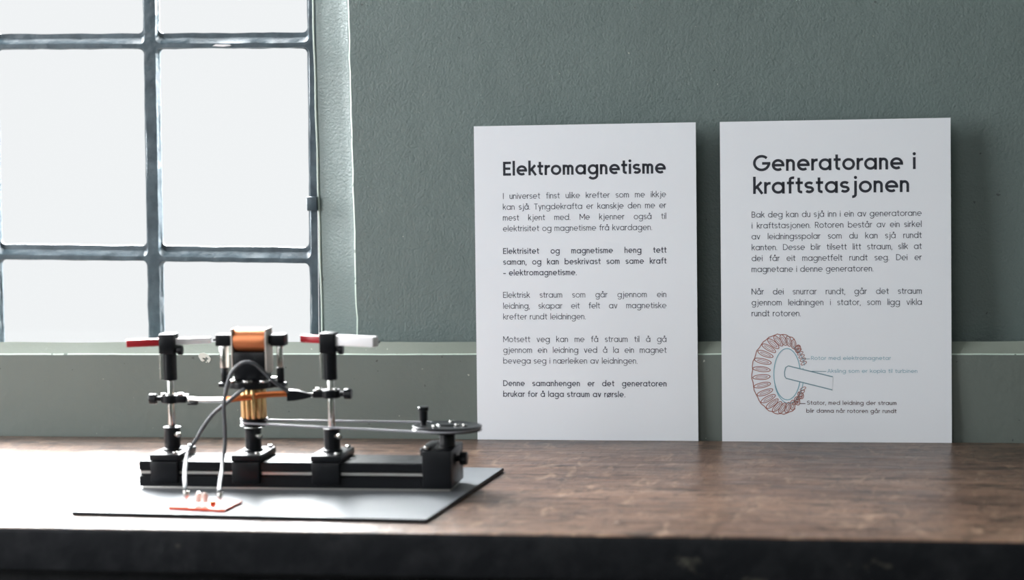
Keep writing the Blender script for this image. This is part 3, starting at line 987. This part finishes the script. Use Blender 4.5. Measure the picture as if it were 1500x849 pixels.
lathe(bm, prf, (XR - 0.0141, YA, 0.1262), (1, 0, 0), 56)
coil = obj('coil', bm, M_COPPER, mod); coil['label'] = 'copper wire winding'
for s in (-1, 1):
    bm = B()
    x = XR + s * 0.0146
    box(bm, x - 0.0006, x + 0.0006, YA - 0.0098, YA + 0.0098, 0.0985, 0.1362, 0.0004)
    obj('flange', bm, M_FLANGE, coil)['label'] = 'pale upright end plate'
for s in (-1, 1):
    xi, xo = XR + s * 0.0153, XR + s * 0.0300
    bm = B(); cyl(bm, (xi, YA, 0.1262), (xo - s * 0.0128, YA, 0.1262), 0.0036, 28)
    box(bm, min(xo, xo - s * 0.0128), max(xo, xo - s * 0.0128), YA - 0.0058, YA + 0.0058, 0.1214, 0.1312, 0.0010)
    pc = obj('pole_piece', bm, M_BLACK, mod)
    xm = XR + s * 0.0242
    bm = B(); cyl(bm, (xm, YA, 0.1030), (xm, YA, 0.1215), 0.0040 if s < 0 else 0.0026, 26, 0.0003)
    obj('spacer', bm, M_STEEL, pc)['label'] = 'steel spacer'
    bm = B(); cyl(bm, (xm, YA, 0.0905), (xm, YA, 0.1031), 0.0031, 26, 0.0004)
    obj('spacer_foot', bm, M_PLASTIC, pc)
bm = B(); box(bm, XR - 0.0285, XR + 0.0285, YA - 0.0055, YA + 0.0055, 0.0868, 0.0906, 0.0008)
obj('rotor_arm', bm, M_PLASTIC, rot)
# commutator: brass bars round an insulating core
bm = B()
seg = 12
for k in range(seg):
    a_ = 2 * pi * (k + 0.5) / seg
    cyl(bm, (XR + 0.0086 * cos(a_), YA + 0.0086 * sin(a_), 0.0606), (XR + 0.0086 * cos(a_), YA + 0.0086 * sin(a_), 0.0861), 0.0021, 14, 0.0003)
cyl(bm, (XR, YA, 0.0606), (XR, YA, 0.0861), 0.0084, 36)
obj('commutator', bm, M_BRASS, mod)['label'] = 'ribbed brass commutator'
bm = B()
lathe(bm, [(0.0112, 0), (0.0117, 0.0006), (0.0103, 0.0022), (0.0103, 0.0042), (0.0117, 0.0058), (0.0112, 0.0066)], (XR, YA, 0.0539), seg=48)
pul = obj('pulley', bm, M_PLASTIC, mod)
bm = B(); cyl(bm, (XR, YA, 0.049), (XR, YA, 0.0539), 0.0036, 24); obj('rotor_shaft', bm, M_STEEL, pul)
hd = holder(X2P, 0.0520)

# hand wheel stand at the right end
bm = B()
box(bm, -0.1965, -0.1720, -0.3022, -0.2518, ZP + 0.0030, ZR + 0.0110, 0.0010)
ws = obj('wheel_stand', bm, M_BLACK, mod)
bm = B(); box(bm, -0.1985, -0.1910, -0.3000, -0.2540, ZR + 0.0060, ZR + 0.0125, 0.0010); obj('stop_block', bm, M_BLACK, ws)
bm = B()
cyl(bm, (-0.1722, YA, ZR + 0.0010), (-0.1690, YA, ZR + 0.0010), 0.0025, 18)
cyl(bm, (-0.1696, YA, ZR + 0.0010), (-0.1635, YA, ZR + 0.0010), 0.0052, 28, 0.0009, knurl=0.06)
obj('clamp_screw', bm, M_PLASTIC, ws)
bm = B(); cyl(bm, (-0.193, -0.3000, ZR + 0.0124), (-0.193, -0.3000, ZR + 0.0148), 0.0022, 18, 0.0005); obj('cap_screw', bm, M_STEEL, ws)
bm = B()
lathe(bm, [(0.0066, 0), (0.0066, 0.0120), (0.0060, 0.0130), (0.0060, 0.0175)], (X4P, YA, ZR + 0.0108), seg=40)
obj('bearing_post', bm, M_BLACK, ws)
ZW = 0.0532
bm = B()
lathe(bm, [(0.0265, 0), (0.0287, 0.0006), (0.0290, 0.0012), (0.0278, 0.0022), (0.0278, 0.0030), (0.0290, 0.0040), (0.0287, 0.0046), (0.0262, 0.0050), (0.0250, 0.0046), (0.0090, 0.0046), (0.0082, 0.0056), (0.0030, 0.0058)],
      (X4P, YA, ZW - 0.0026), (0.015, 0.03, 1), 64)
wh = obj('hand_wheel', bm, M_PLASTIC, mod)
bm = B()
lathe(bm, [(0.0024, 0), (0.0024, 0.003), (0.0034, 0.0042), (0.0036, 0.0120), (0.0046, 0.0128), (0.0046, 0.0150), (0.0040, 0.0156)], (X4P - 0.0190, YA - 0.003, ZW + 0.0022), seg=30)
obj('crank_knob', bm, M_PLASTIC, wh)
for dx, dy in ((-0.008, -0.012), (0.009, -0.004), (0.016, -0.006), (0.001, 0.014)):
    bm = B()
    cyl(bm, (X4P + dx, YA + dy, ZW + 0.0018), (X4P + dx, YA + dy, ZW + 0.0040), 0.0022, 18, 0.0005)
    obj('wheel_screw', bm, M_STEEL, wh)
# belt round pulley and wheel
bm = B()
r1, r2 = 0.0104, 0.0279
dist = X4P - XR
al = math.asin((r2 - r1) / dist)
zb1, zb2 = 0.0571, 0.0532
loop = []
for k in range(25):      # round the pulley, left side
    a_ = pi / 2 + al + (pi - 2 * al) * k / 24
    loop.append((XR + r1 * cos(a_), YA + r1 * sin(a_), zb1))
for k in range(1, 10):
    t_ = k / 10
    a_ = 3 * pi / 2 - al
    loop.append(tuple(Vector((XR + r1 * cos(a_), YA + r1 * sin(a_), zb1)).lerp(Vector((X4P + r2 * cos(a_), YA + r2 * sin(a_), zb2)), t_)))
for k in range(41):
    a_ = -pi / 2 - al + (pi + 2 * al) * k / 40
    loop.append((X4P + r2 * cos(a_), YA + r2 * sin(a_), zb2 + 0.0004 * 0))
for k in range(1, 10):
    t_ = k / 10
    a_ = pi / 2 + al
    loop.append(tuple(Vector((X4P + r2 * cos(a_), YA + r2 * sin(a_), zb2)).lerp(Vector((XR + r1 * cos(a_), YA + r1 * sin(a_), zb1)), t_)))
tube(bm, loop, 0.0009, 12, closed=True)
obj('drive_belt', bm, M_BELT, mod)['label'] = 'pale round belt from pulley to hand wheel'

# ------------------------------------------------------------------ little orange board on the plate
pcb = thing('terminal_board', (-0.36, -0.375, ZP), 'small orange terminal board with upright pins on the black plate', 'circuit board')
bm = B()
pts = [(-0.3838, -0.3890), (-0.3350, -0.3970), (-0.3318, -0.3600), (-0.3800, -0.3520)]
lo = [bm.verts.new((x, y, ZP + 0.0001)) for x, y in pts]; hi = [bm.verts.new((x, y, ZP + 0.0024)) for x, y in pts]
bm.faces.new(lo[::-1]); bm.faces.new(hi)
for k in range(4): bm.faces.new((lo[k], lo[(k + 1) % 4], hi[(k + 1) % 4], hi[k]))
bmesh.ops.bevel(bm, geom=list(bm.edges), offset=0.0003, segments=2, affect='EDGES')
obj('board', bm, M_ORANGE, pcb)
for x, y in ((-0.3722, -0.3790), (-0.3422, -0.3850)):
    bm = B()
    cyl(bm, (x, y, ZP + 0.0022), (x, y, ZP + 0.0118), 0.0008, 14)
    cyl(bm, (x, y, ZP + 0.0080), (x, y, ZP + 0.0135), 0.0021, 20, 0.0005)
    obj('terminal_pin', bm, M_STEEL, pcb)['label'] = 'upright metal pin'
for (x, y, lean) in ((-0.3630, -0.3780, 0.25), (-0.3560, -0.3800, -0.12)):
    bm = B()
    cyl(bm, (x - 0.0008, y, ZP + 0.0022), (x - 0.0008, y, ZP + 0.0052), 0.00035, 10)
    cyl(bm, (x + 0.0012, y, ZP + 0.0022), (x + 0.0012, y, ZP + 0.0052), 0.00035, 10)
    lathe(bm, [(0.0029, 0), (0.0029, 0.0010), (0.0025, 0.0011), (0.0025, 0.0055), (0.0020, 0.0072), (0.0010, 0.0080)], (x, y, ZP + 0.0045), (lean * 0.6, 0, 1), 24)
    obj('lamp', bm, M_LED, pcb)['label'] = 'small clear lamp'
bm = B(); box(bm, -0.3520, -0.3478, -0.3815, -0.3775, ZP + 0.0024, ZP + 0.0060, 0.0006); obj('resistor', bm, M_COPSTRIP, pcb)

# ------------------------------------------------------------------ the two cables
for pts, lab in (([(-0.3120, -0.2866, 0.0842), (-0.3202, -0.2945, 0.0923), (-0.3281, -0.298, 0.101), (-0.336, -0.302, 0.1094), (-0.3447, -0.304, 0.1103), (-0.3531, -0.304, 0.104), (-0.3585, -0.303, 0.0936),
                   (-0.3614, -0.3065, 0.0763), (-0.3612, -0.3065, 0.0561), (-0.3620, -0.306, 0.0410), (-0.3625, -0.310, 0.0325), (-0.3576, -0.330, 0.0242), (-0.3494, -0.362, 0.0205), (-0.3432, -0.3830, 0.0185), (-0.3422, -0.3850, 0.0164)],
                  'grey cable looping up in front of the coil from the black crocodile clip'),
                 ([(-0.3455, -0.2996, 0.0880), (-0.3533, -0.3000, 0.0824), (-0.3617, -0.2995, 0.0759), (-0.3726, -0.3005, 0.0672), (-0.3812, -0.302, 0.0563), (-0.3868, -0.303, 0.0471), (-0.3909, -0.307, 0.0400),
                   (-0.3909, -0.318, 0.0343), (-0.3839, -0.345, 0.0276), (-0.3765, -0.368, 0.0225), (-0.3728, -0.3780, 0.0185), (-0.3722, -0.3790, 0.0164)],
                  'grey cable bowing left and down from the brass commutator')):
    bm = B(); tube(bm, spline(pts, 8), 0.0016, 14)
    tag(obj('cable', bm, M_RUBBER), lab, 'cable', 'cables of the motor model')
